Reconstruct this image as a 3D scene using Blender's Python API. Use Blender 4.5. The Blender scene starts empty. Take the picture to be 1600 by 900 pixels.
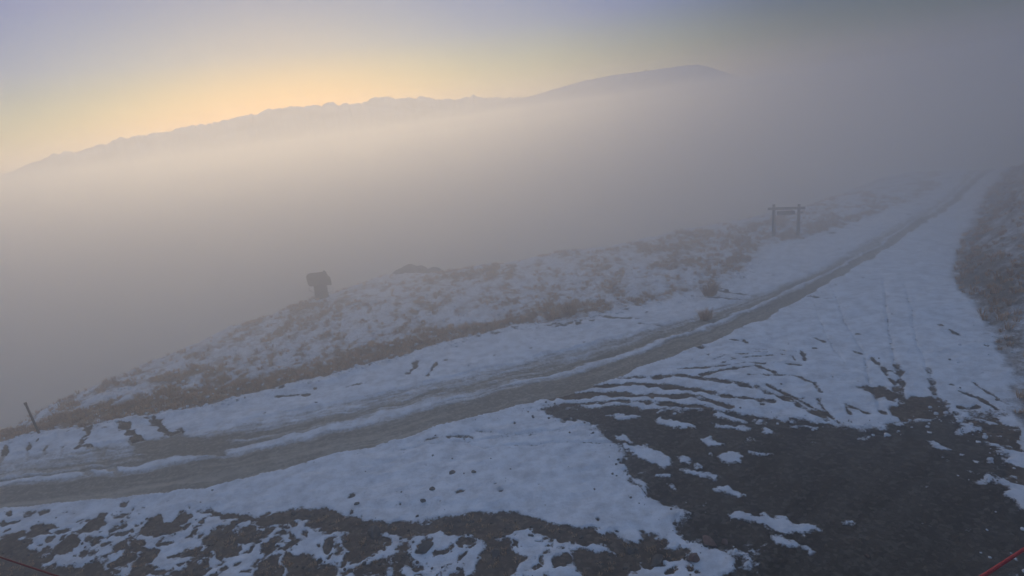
import bpy, math, random
import numpy as np
from mathutils import Vector

# ------------------------------------------------------------------ camera, sky, sun, exposure
PITCH, ROLL, CAM_H, FPX = math.radians(15.7), math.radians(8.0), 12.0, 950.0
FOG_DENSITY, FOG_TOP, FOG_G = 0.011, CAM_H + 1.9, 0.82
MIST_DENSITY, MIST_TOP = 0.0024, CAM_H + 12.0
BANK_DENSITY, BANK_TOP = 0.030, CAM_H - 1.2
FOG_COLOR = (1.0, 0.990, 0.965, 1)
AIR_DENSITY = 0.00006
SUN_AZ, SUN_EL = math.radians(-17.5), math.radians(0.8)
SKY_STRENGTH, SUN_STRENGTH, EXPOSURE = 0.15, 0.50, 1.72

HIGH_SKY_FILL = (11.6, 4.95, 2.18, 1)  # warm gain added to the sky above the frame, as light for the snow
SKY_KNEE, SKY_TINT = 5.0, (0.84, 0.76, 0.66)

sc = bpy.context.scene
COL = sc.collection
fw = Vector((0, math.cos(PITCH), -math.sin(PITCH)))
r0 = Vector((1, 0, 0))
u0 = r0.cross(fw)
RT = r0 * math.cos(ROLL) - u0 * math.sin(ROLL)
UP = u0 * math.cos(ROLL) + r0 * math.sin(ROLL)
cd = bpy.data.cameras.new('camera')
cam = bpy.data.objects.new('camera', cd)
COL.objects.link(cam)
from mathutils import Matrix
cam.matrix_world = Matrix(((RT.x, UP.x, -fw.x, 0), (RT.y, UP.y, -fw.y, 0), (RT.z, UP.z, -fw.z, CAM_H), (0, 0, 0, 1)))
cd.sensor_width = 36
cd.lens = 36 * FPX / 1600
cd.clip_start = 0.05
cd.clip_end = 60000
sc.camera = cam

w = bpy.data.worlds.new('World')
sc.world = w
w.use_nodes = True
wn = w.node_tree.nodes
bg = wn['Background']
sky = wn.new('ShaderNodeTexSky')
sky.sky_type = 'NISHITA'
sky.sun_disc = False
sky.sun_elevation = SUN_EL
sky.sun_rotation = SUN_AZ
sky.altitude = 1500
sky.air_density = 1.0
sky.dust_density = 1.0
sky.ozone_density = 3.0
# the glow is compressed by luminance: bright parts of the sky are held back, and the whole is paled a little
bw = wn.new('ShaderNodeRGBToBW')
w.node_tree.links.new(sky.outputs[0], bw.inputs[0])
m1 = wn.new('ShaderNodeMath')
m1.operation = 'MULTIPLY_ADD'
m1.inputs[1].default_value = 1.0 / SKY_KNEE
m1.inputs[2].default_value = 1.0
w.node_tree.links.new(bw.outputs[0], m1.inputs[0])
m2 = wn.new('ShaderNodeVectorMath')
m2.operation = 'SCALE'
m3 = wn.new('ShaderNodeMath')
m3.operation = 'DIVIDE'
m3.inputs[0].default_value = 1.0
w.node_tree.links.new(m1.outputs[0], m3.inputs[1])
w.node_tree.links.new(sky.outputs[0], m2.inputs[0])
w.node_tree.links.new(m3.outputs[0], m2.inputs['Scale'])
mt_ = wn.new('ShaderNodeVectorMath')
mt_.operation = 'MULTIPLY'
mt_.inputs[1].default_value = SKY_TINT
w.node_tree.links.new(m2.outputs[0], mt_.inputs[0])
# away from the sunset the clear dusk sky turns dim and blue
wtc = wn.new('ShaderNodeTexCoord')
wdt = wn.new('ShaderNodeVectorMath')
wdt.operation = 'DOT_PRODUCT'
wdt.inputs[1].default_value = (math.sin(SUN_AZ), math.cos(SUN_AZ), 0.0)
w.node_tree.links.new(wtc.outputs['Generated'], wdt.inputs[0])
wcr = wn.new('ShaderNodeValToRGB')
wcr.color_ramp.interpolation = 'EASE'
els = wcr.color_ramp.elements
els[0].position, els[0].color = 0.50, (0.07, 0.14, 0.30, 1)
els[1].position, els[1].color = 1.0, (0.52, 0.56, 0.52, 1)
for p_, c_ in ((0.70, (0.08, 0.16, 0.34, 1)), (0.86, (0.22, 0.32, 0.58, 1)), (0.93, (0.29, 0.39, 0.55, 1))):
    e_ = els.new(p_)
    e_.color = c_
w.node_tree.links.new(wdt.outputs['Value'], wcr.inputs[0])
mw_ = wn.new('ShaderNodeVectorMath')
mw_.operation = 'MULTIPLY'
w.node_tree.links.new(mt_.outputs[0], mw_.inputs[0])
# ... but only low down; the unseen high sky is boosted to light the snow
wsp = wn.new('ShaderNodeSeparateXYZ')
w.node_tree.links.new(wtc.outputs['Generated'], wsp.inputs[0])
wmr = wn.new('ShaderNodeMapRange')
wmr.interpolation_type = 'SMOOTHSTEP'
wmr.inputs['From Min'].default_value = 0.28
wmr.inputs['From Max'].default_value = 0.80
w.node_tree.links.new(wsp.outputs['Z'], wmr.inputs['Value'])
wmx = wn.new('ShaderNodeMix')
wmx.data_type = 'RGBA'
wmx.inputs[7].default_value = HIGH_SKY_FILL
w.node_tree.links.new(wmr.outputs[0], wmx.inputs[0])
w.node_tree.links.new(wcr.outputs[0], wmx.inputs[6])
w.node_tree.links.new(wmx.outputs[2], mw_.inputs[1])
mx_ = wn.new('ShaderNodeVectorMath')
mx_.operation = 'SCALE'
mx_.inputs['Scale'].default_value = 2.0
# the afterglow hugs the skyline and turns lavender higher up
wzr = wn.new('ShaderNodeValToRGB')
els = wzr.color_ramp.elements
els[0].position, els[0].color = 0.02, (1.40, 1.06, 0.20, 1)
els[1].position, els[1].color = 0.30, (0.34, 0.47, 0.82, 1)
e_ = els.new(0.13)
e_.color = (0.62, 0.67, 0.76, 1)
w.node_tree.links.new(wsp.outputs['Z'], wzr.inputs[0])
mz_ = wn.new('ShaderNodeVectorMath')
mz_.operation = 'MULTIPLY'
w.node_tree.links.new(mw_.outputs[0], mz_.inputs[0])
w.node_tree.links.new(wzr.outputs[0], mz_.inputs[1])
w.node_tree.links.new(mz_.outputs[0], mx_.inputs[0])
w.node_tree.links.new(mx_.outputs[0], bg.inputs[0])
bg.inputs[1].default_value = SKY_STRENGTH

sd_ = bpy.data.lights.new('sun', 'SUN')
sd_.energy = SUN_STRENGTH
sd_.angle = math.radians(62)
sd_.color = (1.0, 0.78, 0.48)
sun = bpy.data.objects.new('sun', sd_)
COL.objects.link(sun)
sdir = Vector((math.sin(SUN_AZ) * math.cos(SUN_EL), math.cos(SUN_AZ) * math.cos(SUN_EL), math.sin(SUN_EL)))
sun.rotation_euler = sdir.to_track_quat('Z', 'Y').to_euler()

sc.view_settings.view_transform = 'Standard'
sc.view_settings.look = 'None'
sc.view_settings.exposure = EXPOSURE
sc.view_settings.gamma = 1.0
sc.cycles.max_bounces = 10
sc.cycles.diffuse_bounces = 3
sc.cycles.glossy_bounces = 2
sc.cycles.volume_bounces = 8
sc.cycles.use_denoising = True
sc.cycles.sample_clamp_indirect = 4.0

# ------------------------------------------------------------------ helpers
rng = np.random.default_rng(7)
random.seed(7)
TAB = rng.random((256, 256))


def vnoise(x, y, seed=0):
    x = np.asarray(x, float) + seed * 17.31
    y = np.asarray(y, float) + seed * 9.77
    xi = np.floor(x).astype(np.int64)
    yi = np.floor(y).astype(np.int64)
    fx = x - xi
    fy = y - yi
    fx = fx * fx * (3 - 2 * fx)
    fy = fy * fy * (3 - 2 * fy)
    a = TAB[xi & 255, yi & 255]
    b = TAB[(xi + 1) & 255, yi & 255]
    c = TAB[xi & 255, (yi + 1) & 255]
    d = TAB[(xi + 1) & 255, (yi + 1) & 255]
    return (a * (1 - fx) + b * fx) * (1 - fy) + (c * (1 - fx) + d * fx) * fy


def fbm(x, y, scale, octv=4, seed=0, gain=0.5):
    """about -1..1, scale = size in metres of the largest lumps"""
    x = np.asarray(x, float) / scale
    y = np.asarray(y, float) / scale
    s = 0
    amp = 1.0
    tot = 0
    for k in range(octv):
        cs, sn = math.cos(0.6 * k + seed), math.sin(0.6 * k + seed)
        s = s + amp * (vnoise((x * cs - y * sn) * 2 ** k, (x * sn + y * cs) * 2 ** k, seed + k * 3) - 0.5)
        tot += amp
        amp *= gain
    return s / tot * 3.2


def smooth(a, b, x):
    t = np.clip((x - a) / (b - a), 0, 1)
    return t * t * (3 - 2 * t)


def gp(x, y, z=0.0):
    """the point of the level z that the survey point (x, y) of the photograph stands for"""
    d = fw + RT * ((x - 800) / FPX) + UP * ((450 - y) / FPX)
    t = (z - CAM_H) / d.z
    return (d.x * t, d.y * t)


def gpl(pts):
    return [gp(*p) for p in pts]


def line_dist(pl, X, Y):
    """distance to a polyline, arc length there, signed (left of travel positive)"""
    best = np.full(X.shape, 1e9)
    sg = np.zeros(X.shape)
    s = np.zeros(X.shape)
    acc = 0.0
    for (ax, ay), (bx, by) in zip(pl[:-1], pl[1:]):
        dx, dy = bx - ax, by - ay
        L2 = dx * dx + dy * dy
        L = math.sqrt(L2)
        t = np.clip(((X - ax) * dx + (Y - ay) * dy) / L2, 0, 1)
        ex = X - ax - t * dx
        ey = Y - ay - t * dy
        d = np.hypot(ex, ey)
        m = d < best
        best = np.where(m, d, best)
        cr = dx * (Y - ay) - dy * (X - ax)
        sg = np.where(m, np.sign(cr), sg)
        s = np.where(m, acc + t * L, s)
        acc += L
    return best, s, sg


def poly_sd(poly, X, Y, reach=6.0):
    """signed distance, positive inside"""
    out = np.full(X.shape, -reach)
    P = np.array(poly)
    x0, y0 = P.min(0) - reach
    x1, y1 = P.max(0) + reach
    m = (X > x0) & (X < x1) & (Y > y0) & (Y < y1)
    if not m.any():
        return out
    x, y = X[m], Y[m]
    best = np.full(x.shape, 1e9)
    ins = np.zeros(x.shape, bool)
    n = len(poly)
    for i in range(n):
        ax, ay = poly[i]
        bx, by = poly[(i + 1) % n]
        dx, dy = bx - ax, by - ay
        t = np.clip(((x - ax) * dx + (y - ay) * dy) / (dx * dx + dy * dy + 1e-12), 0, 1)
        best = np.minimum(best, np.hypot(x - ax - t * dx, y - ay - t * dy))
        if ay != by:
            c = ((ay > y) != (by > y)) & (x < (bx - ax) * (y - ay) / (by - ay) + ax)
            ins ^= c
    out[m] = np.where(ins, best, -np.minimum(best, reach))
    return out


def tag(o, label=None, cat=None, group=None, kind=None):
    for k, v in (('label', label), ('category', cat), ('group', group), ('kind', kind)):
        if v:
            o[k] = v
    return o


def mesh_obj(name, V, Fc, mat, parent=None, smooth_=False, loc=None):
    me = bpy.data.meshes.new(name)
    me.from_pydata([tuple(v) for v in V], [], [tuple(f) for f in Fc])
    if smooth_:
        me.polygons.foreach_set('use_smooth', [True] * len(me.polygons))
    me.update()
    o = bpy.data.objects.new(name, me)
    if mat:
        me.materials.append(mat)
    COL.objects.link(o)
    if parent:
        o.parent = parent
    if loc:
        o.location = loc
    return o


def np_mesh(name, V, Fc, mat, smooth_=True, attrs=None):
    """V (n,3), Fc (m,4 or 3) arrays"""
    me = bpy.data.meshes.new(name)
    k = Fc.shape[1]
    me.vertices.add(len(V))
    me.vertices.foreach_set('co', V.astype(np.float32).ravel())
    me.loops.add(len(Fc) * k)
    me.loops.foreach_set('vertex_index', Fc.astype(np.int32).ravel())
    me.polygons.add(len(Fc))
    me.polygons.foreach_set('loop_start', np.arange(0, len(Fc) * k, k, dtype=np.int32))
    me.polygons.foreach_set('loop_total', np.full(len(Fc), k, dtype=np.int32))
    me.polygons.foreach_set('use_smooth', np.full(len(Fc), smooth_, dtype=bool))
    me.update(calc_edges=True)
    for an, av in (attrs or {}).items():
        a = me.attributes.new(an, 'FLOAT', 'POINT')
        a.data.foreach_set('value', av.astype(np.float32))
    if mat:
        me.materials.append(mat)
    o = bpy.data.objects.new(name, me)
    COL.objects.link(o)
    return o


def empty(name, loc, rz=0.0):
    o = bpy.data.objects.new(name, None)
    COL.objects.link(o)
    o.location = loc
    o.rotation_euler = (0, 0, rz)
    o.empty_display_size = 0.3
    return o


# ------------------------------------------------------------------ materials
def new_mat(name):
    m = bpy.data.materials.new(name)
    m.use_nodes = True
    nt = m.node_tree
    return m, nt, nt.nodes['Principled BSDF']


def tex(nt, scale, detail=4, rough=0.6, coord=None, stretch=None):
    n = nt.nodes.new('ShaderNodeTexNoise')
    n.inputs['Scale'].default_value = scale
    n.inputs['Detail'].default_value = detail
    n.inputs['Roughness'].default_value = rough
    if coord is None:
        g = nt.nodes.new('ShaderNodeNewGeometry')
        coord = g.outputs['Position']
    if stretch:
        mp = nt.nodes.new('ShaderNodeMapping')
        mp.inputs['Scale'].default_value = stretch
        nt.links.new(coord, mp.inputs['Vector'])
        coord = mp.outputs[0]
    nt.links.new(coord, n.inputs['Vector'])
    return n.outputs['Fac']


def math_n(nt, op, a, b=None, c=None, clamp=False):
    n = nt.nodes.new('ShaderNodeMath')
    n.operation = op
    n.use_clamp = clamp
    for i, v in enumerate((a, b, c)):
        if v is None:
            continue
        if isinstance(v, (int, float)):
            n.inputs[i].default_value = v
        else:
            nt.links.new(v, n.inputs[i])
    return n.outputs[0]


def mixc(nt, fac, a, b):
    n = nt.nodes.new('ShaderNodeMix')
    n.data_type = 'RGBA'
    for s, v in ((n.inputs[0], fac), (n.inputs[6], a), (n.inputs[7], b)):
        if isinstance(v, (int, float)):
            s.default_value = v
        elif isinstance(v, tuple):
            s.default_value = (*v, 1)
        else:
            nt.links.new(v, s)
    return n.outputs[2]


def ramp(nt, fac, lo, hi):
    n = nt.nodes.new('ShaderNodeMapRange')
    n.inputs['From Min'].default_value = lo
    n.inputs['From Max'].default_value = hi
    nt.links.new(fac, n.inputs['Value'])
    return n.outputs[0]


def ground_mat(name, dark, light, speck, snow_a=(0.74, 0.77, 0.82), snow_b=(0.86, 0.88, 0.92), edge=0.16, gravel=True, dirty=0.25):
    """bare ground of two tones with stones, under whatever snow the mesh carries"""
    m, nt, b = new_mat(name)
    at = nt.nodes.new('ShaderNodeAttribute')
    at.attribute_name = 'snow'
    sn = at.outputs['Fac']
    n1 = tex(nt, 3.2, 5, 0.75)
    n2 = tex(nt, 13.0, 3, 0.7)
    f = math_n(nt, 'ADD', sn, math_n(nt, 'MULTIPLY', math_n(nt, 'SUBTRACT', n1, 0.5), 0.9))
    f = math_n(nt, 'ADD', f, math_n(nt, 'MULTIPLY', math_n(nt, 'SUBTRACT', n2, 0.5), 0.85))
    snow_f = ramp(nt, f, 0.5 - edge, 0.5 + edge)
    tone = ramp(nt, tex(nt, 1.1, 8, 0.82), 0.32, 0.68)
    at2 = nt.nodes.new('ShaderNodeAttribute')
    at2.attribute_name = 'tone'
    tone = math_n(nt, 'ADD', tone, at2.outputs['Fac'], None, True)
    bare = mixc(nt, tone, dark, light)
    vor = nt.nodes.new('ShaderNodeTexVoronoi')
    vor.inputs['Scale'].default_value = 9.0
    g = nt.nodes.new('ShaderNodeNewGeometry')
    nt.links.new(g.outputs['Position'], vor.inputs['Vector'])
    sepc = nt.nodes.new('ShaderNodeSeparateColor')
    nt.links.new(vor.outputs['Color'], sepc.inputs[0])
    stone = math_n(nt, 'POWER', sepc.outputs[0], 3.0)
    bare = mixc(nt, math_n(nt, 'MULTIPLY', stone, 0.6), bare, speck)
    stain = ramp(nt, tex(nt, 1.7, 6, 0.7), 0.42, 0.72)
    scol = mixc(nt, ramp(nt, tex(nt, 0.9, 4, 0.55), 0.3, 0.7), snow_a, snow_b)
    scol = mixc(nt, math_n(nt, 'MULTIPLY', stain, dirty), scol, tuple(0.55 * x + 0.12 for x in light))
    col = mixc(nt, snow_f, bare, scol)
    nt.links.new(col, b.inputs['Base Color'])
    r = nt.nodes.new('ShaderNodeMapRange')
    r.inputs['To Min'].default_value = 0.85
    r.inputs['To Max'].default_value = 0.6
    nt.links.new(snow_f, r.inputs['Value'])
    nt.links.new(r.outputs[0], b.inputs['Roughness'])
    b.inputs['Specular IOR Level'].default_value = 0.25
    bump = nt.nodes.new('ShaderNodeBump')
    bump.inputs['Strength'].default_value = 0.7
    bump.inputs['Distance'].default_value = 0.12
    hgt = math_n(nt, 'ADD', math_n(nt, 'MULTIPLY', snow_f, 0.8), math_n(nt, 'MULTIPLY', tex(nt, 5.0, 6, 0.75), 1.1))
    nt.links.new(hgt, bump.inputs['Height'])
    nt.links.new(bump.outputs[0], b.inputs['Normal'])
    return m


def plain_mat(name, a, b_, scale=4.0, rough=0.8, stretch=None, metal=0.0, bump=0.4, dist=0.02):
    m, nt, b = new_mat(name)
    tc = nt.nodes.new('ShaderNodeTexCoord')
    f = tex(nt, scale, 5, 0.65, tc.outputs['Object'], stretch)
    nt.links.new(mixc(nt, ramp(nt, f, 0.3, 0.7), a, b_), b.inputs['Base Color'])
    b.inputs['Roughness'].default_value = rough
    b.inputs['Metallic'].default_value = metal
    b.inputs['Specular IOR Level'].default_value = 0.3
    bp = nt.nodes.new('ShaderNodeBump')
    bp.inputs['Strength'].default_value = bump
    bp.inputs['Distance'].default_value = dist
    nt.links.new(f, bp.inputs['Height'])
    nt.links.new(bp.outputs[0], b.inputs['Normal'])
    return m


M_ground = ground_mat('verge_ground', (0.028, 0.020, 0.013), (0.125, 0.082, 0.050), (0.26, 0.19, 0.13), edge=0.10, dirty=0.45)
M_road = ground_mat('road_ground', (0.22, 0.185, 0.14), (0.48, 0.41, 0.32), (0.48, 0.42, 0.35), edge=0.34, dirty=0.6)
M_yard = ground_mat('yard_gravel', (0.022, 0.018, 0.014), (0.075, 0.063, 0.050), (0.19, 0.165, 0.135), edge=0.12, snow_a=(0.70, 0.73, 0.78))
M_hill = ground_mat('hillside_ground', (0.22, 0.135, 0.078), (0.42, 0.27, 0.155), (0.34, 0.23, 0.15), edge=0.3, dirty=0.35)
M_bank = ground_mat('bank_ground', (0.10, 0.08, 0.06), (0.20, 0.15, 0.11), (0.26, 0.22, 0.18), edge=0.35)
M_snow = plain_mat('patch_snow', (0.58, 0.60, 0.64), (0.76, 0.78, 0.82), 3.0, 0.6, bump=0.8, dist=0.03)
M_stone = plain_mat('schist_stone', (0.05, 0.044, 0.038), (0.13, 0.11, 0.09), 6.0, 0.85, bump=0.8)
M_redstone = plain_mat('rusty_stone', (0.13, 0.075, 0.055), (0.24, 0.15, 0.12), 5.0, 0.85, bump=0.8)
M_wood = plain_mat('weathered_timber', (0.045, 0.035, 0.028), (0.10, 0.08, 0.065), 3.0, 0.85, (8, 8, 0.8))
M_board = plain_mat('sign_board', (0.05, 0.045, 0.038), (0.085, 0.075, 0.06), 3.0, 0.8, (0.8, 8, 8))
M_cover = plain_mat('canvas_cover', (0.035, 0.025, 0.022), (0.07, 0.05, 0.045), 2.5, 0.8, bump=1.0, dist=0.08)
M_steel = plain_mat('painted_steel', (0.05, 0.045, 0.045), (0.09, 0.085, 0.08), 5.0, 0.55)
M_pale = plain_mat('galvanised_rail', (0.35, 0.36, 0.36), (0.5, 0.5, 0.5), 9.0, 0.5, metal=0.4)
M_rope = plain_mat('red_rope', (0.32, 0.03, 0.03), (0.50, 0.07, 0.06), 60.0, 0.7, bump=0.9, dist=0.004)
M_darkrope = plain_mat('faded_red_rope', (0.14, 0.02, 0.02), (0.25, 0.05, 0.04), 60.0, 0.8, bump=0.9, dist=0.004)
M_far = plain_mat('far_rock_and_snow', (0.45, 0.44, 0.43), (0.8, 0.8, 0.82), 0.004, 0.9)
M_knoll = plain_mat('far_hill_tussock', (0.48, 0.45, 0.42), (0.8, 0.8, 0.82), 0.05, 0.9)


def grass_mat():
    m, nt, b = new_mat('tussock_straw')
    n = tex(nt, 1.3, 4, 0.7)
    c = mixc(nt, ramp(nt, n, 0.3, 0.7), (0.34, 0.20, 0.105), (0.70, 0.46, 0.26))
    nt.links.new(c, b.inputs['Base Color'])
    b.inputs['Roughness'].default_value = 0.8
    b.inputs['Specular IOR Level'].default_value = 0.15
    return m


M_grass = grass_mat()

# ------------------------------------------------------------------ survey lines (photograph points set on the ground)
FRINGE = [(-70.0, 19.0)] + gpl([(-60, 700), (0, 690), (100, 674), (200, 656), (330, 634), (450, 604), (560, 576), (700, 541), (800, 512), (880, 506), (960, 488), (1050, 470), (1120, 452), (1165, 425), (1200, 385), (1260, 374), (1320, 358), (1400, 326), (1470, 297)]) + [(75, 98)]
CREST = [(-80.0, 24.0)] + gpl([(0, 672), (60, 648), (150, 600), (250, 552), (380, 502), (500, 460), (600, 426), (700, 418), (820, 402), (900, 388), (1000, 372), (1100, 352), (1200, 330), (1300, 308), (1400, 286)]) + [(70, 115), (110, 170)]
ROAD_UP = [(-75.0, 13.0)] + gpl([(-60, 722), (0, 715), (150, 700), (300, 674), (450, 644), (600, 612), (750, 577), (900, 543), (1050, 505), (1150, 470), (1250, 432), (1340, 385), (1440, 326), (1478, 300), (1498, 283)]) + [(82, 100)]
ROAD_LO = [(-75.0, 6.5)] + gpl([(-60, 800), (0, 797), (200, 780), (350, 753), (450, 730), (600, 692), (700, 664), (800, 640), (900, 612), (1000, 577), (1100, 540), (1200, 494), (1300, 442), (1400, 382), (1470, 332), (1505, 305), (1525, 287)]) + [(88, 97)]
BANK = [(9.5, 3.0)] + gpl([(1650, 900), (1612, 760), (1598, 700), (1580, 640), (1562, 580), (1535, 520), (1502, 465), (1481, 430), (1488, 390), (1507, 350), (1537, 300), (1572, 262), (1600, 240)]) + [(85, 80)]
YARD = gpl([(832, 640), (900, 632), (1000, 636), (1060, 642), (1130, 648), (1210, 656), (1290, 668), (1370, 676), (1400, 668), (1440, 660), (1475, 640), (1505, 652), (1545, 690), (1562, 735), (1580, 770), (1598, 815), (1640, 900)]) + \
    [(11.5, 5.0), (8, -14), (-4, -14), (-1, 5)] + gpl([(1000, 960), (1120, 915), (1160, 885), (1120, 850), (1075, 842), (1058, 820), (1062, 795), (1030, 780), (1012, 768), (985, 745), (968, 710), (955, 685), (925, 668), (880, 655)])
SPECK = gpl([(-80, 800), (0, 803), (200, 795), (300, 788), (420, 797), (520, 800), (600, 815), (740, 806), (830, 812), (900, 828), (980, 838), (1060, 852), (1110, 870), (1160, 915)]) + [(0, 8), (-5, -10), (-30, -10), (-30, 14)]
DIRT = [gpl(p) for p in (
    [(300, 790), (345, 793), (420, 800), (400, 806), (330, 802)],
    [(410, 800), (520, 795), (530, 804), (470, 815), (430, 822), (400, 812)],
    [(470, 812), (560, 800), (600, 818), (700, 808), (740, 815), (690, 830), (640, 836), (560, 832), (500, 830)],
    [(690, 812), (740, 806), (830, 808), (870, 820), (840, 838), (760, 848), (700, 838)],
    [(820, 815), (900, 825), (980, 840), (1050, 850), (1090, 862), (1040, 870), (960, 862), (880, 850), (820, 838)],
    [(-40, 855), (0, 856), (60, 872), (130, 885), (200, 897), (300, 930), (-40, 960)],
    [(540, 830), (590, 835), (600, 860), (570, 872), (548, 858)],
    [(740, 845), (800, 850), (815, 880), (790, 910), (745, 905), (760, 875)],
    [(440, 855), (490, 862), (520, 900), (480, 925), (450, 895)],
    [(895, 862), (960, 868), (990, 885), (970, 905), (920, 900)],
    [(1000, 843), (1020, 838), (1045, 842), (1040, 850), (1010, 852)],
)]
BARES = [  # long scuffed streaks and wheel marks: (points, half width in m, strength)
    ([(960, 592), (1060, 590), (1120, 597), (1180, 608), (1240, 630), (1290, 660)], .16, .75),
    ([(900, 606), (1000, 601), (1060, 607), (1130, 620), (1205, 629)], .20, .9),
    ([(850, 622), (950, 615), (1080, 622), (1140, 640)], .22, .9),
    ([(880, 633), (960, 626), (1040, 631), (1110, 643)], .16, .8),
    ([(1095, 588), (1140, 579), (1180, 574), (1210, 586)], .10, .9),
    ([(1060, 580), (1120, 576), (1170, 569), (1195, 571)], .07, .8),
    ([(1170, 590), (1240, 590), (1275, 600), (1280, 615)], .08, .8),
    ([(1200, 604), (1260, 634), (1310, 662)], .10, .8),
    ([(1144, 532), (1168, 536)], .08, 1.0), ([(1270, 527), (1287, 533)], .08, 1.0), ([(1333, 548), (1346, 555)], .09, 1.0),
    ([(1250, 549), (1259, 567)], .09, 1.0), ([(1222, 555), (1236, 557), (1242, 566)], .07, 1.0), ([(1215, 570), (1252, 574)], .05, .9),
    ([(1115, 565), (1150, 556), (1200, 552)], .05, .8), ([(1130, 570), (1180, 558), (1215, 556)], .05, .7), ([(1180, 547), (1225, 548)], .05, .8),
    ([(1320, 634), (1360, 650)], .09, 1.0), ([(1322, 634), (1330, 650)], .08, 1.0), ([(1280, 628), (1300, 655)], .07, .9),
    ([(1363, 560), (1380, 578), (1398, 604)], .09, .8), ([(1398, 604), (1412, 640)], .12, .75),
    ([(1382, 440), (1386, 500), (1400, 570)], .08, .38), ([(1400, 570), (1407, 600), (1415, 660)], .13, .7),
    ([(1414, 440), (1428, 510), (1447, 575)], .08, .38), ([(1447, 575), (1456, 600), (1468, 650)], .12, .7),
    ([(1300, 452), (1320, 500), (1350, 550), (1362, 610), (1380, 650)], .08, .35),
    ([(1270, 470), (1280, 500), (1300, 540), (1320, 570)], .06, .3),
    ([(1484, 517), (1502, 526)], .09, 1.0), ([(1448, 581), (1463, 582)], .05, 1.0), ([(1443, 593), (1460, 594)], .05, 1.0),
    ([(1500, 613), (1530, 624), (1560, 640)], .08, .9), ([(1525, 600), (1545, 616), (1575, 632)], .06, .8), ([(1495, 637), (1530, 637)], .08, .9),
    ([(1085, 450), (1120, 455), (1190, 463), (1240, 461), (1300, 468)], .10, .7), ([(1090, 424), (1130, 432), (1180, 438)], .10, .7),
    ([(1090, 463), (1150, 468), (1180, 467)], .09, .7),
    ([(620, 700), (700, 690), (800, 682), (900, 672)], .06, .35), ([(700, 676), (760, 700), (850, 692), (960, 690)], .06, .3),
    ([(655, 688), (700, 682), (740, 682)], .05, .6), ([(745, 672), (800, 680), (860, 672), (930, 665)], .07, .45),
    ([(137, 670), (130, 700)], .16, 1.0), ([(188, 668), (240, 692), (300, 715)], .22, 1.0), ([(132, 700), (160, 715), (190, 740)], .18, .9), ([(235, 655), (262, 675), (320, 688)], .25, .9),
    ([(47, 695), (43, 722)], .08, .9), ([(75, 700), (70, 712)], .1, .9), ([(10, 700), (0, 730)], .12, 1.0), ([(100, 700), (96, 712)], .06, .8),
    ([(655, 565), (640, 585)], .16, .9), ([(685, 568), (668, 588)], .12, .9), ([(430, 620), (480, 616)], .12, .8), ([(540, 604), (570, 600)], .1, .7),
    ([(840, 500), (880, 512), (900, 505)], .2, .8), ([(900, 490), (960, 500), (1000, 500)], .14, .8), ([(1000, 508), (1040, 512), (1060, 510)], .07, .6),
    ([(130, 735), (134, 756)], .18, .9),
]
BLOBS = [gpl(p) for p in (
    [(1338, 604), (1370, 603), (1400, 616), (1400, 628), (1368, 622)],
    [(1395, 640), (1430, 622), (1475, 628), (1480, 645), (1440, 655), (1400, 652)],
    [(205, 690), (300, 680), (360, 690), (350, 712), (280, 716), (215, 712)],
    [(1030, 540), (1100, 515), (1130, 520), (1090, 548)],
)]

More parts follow.
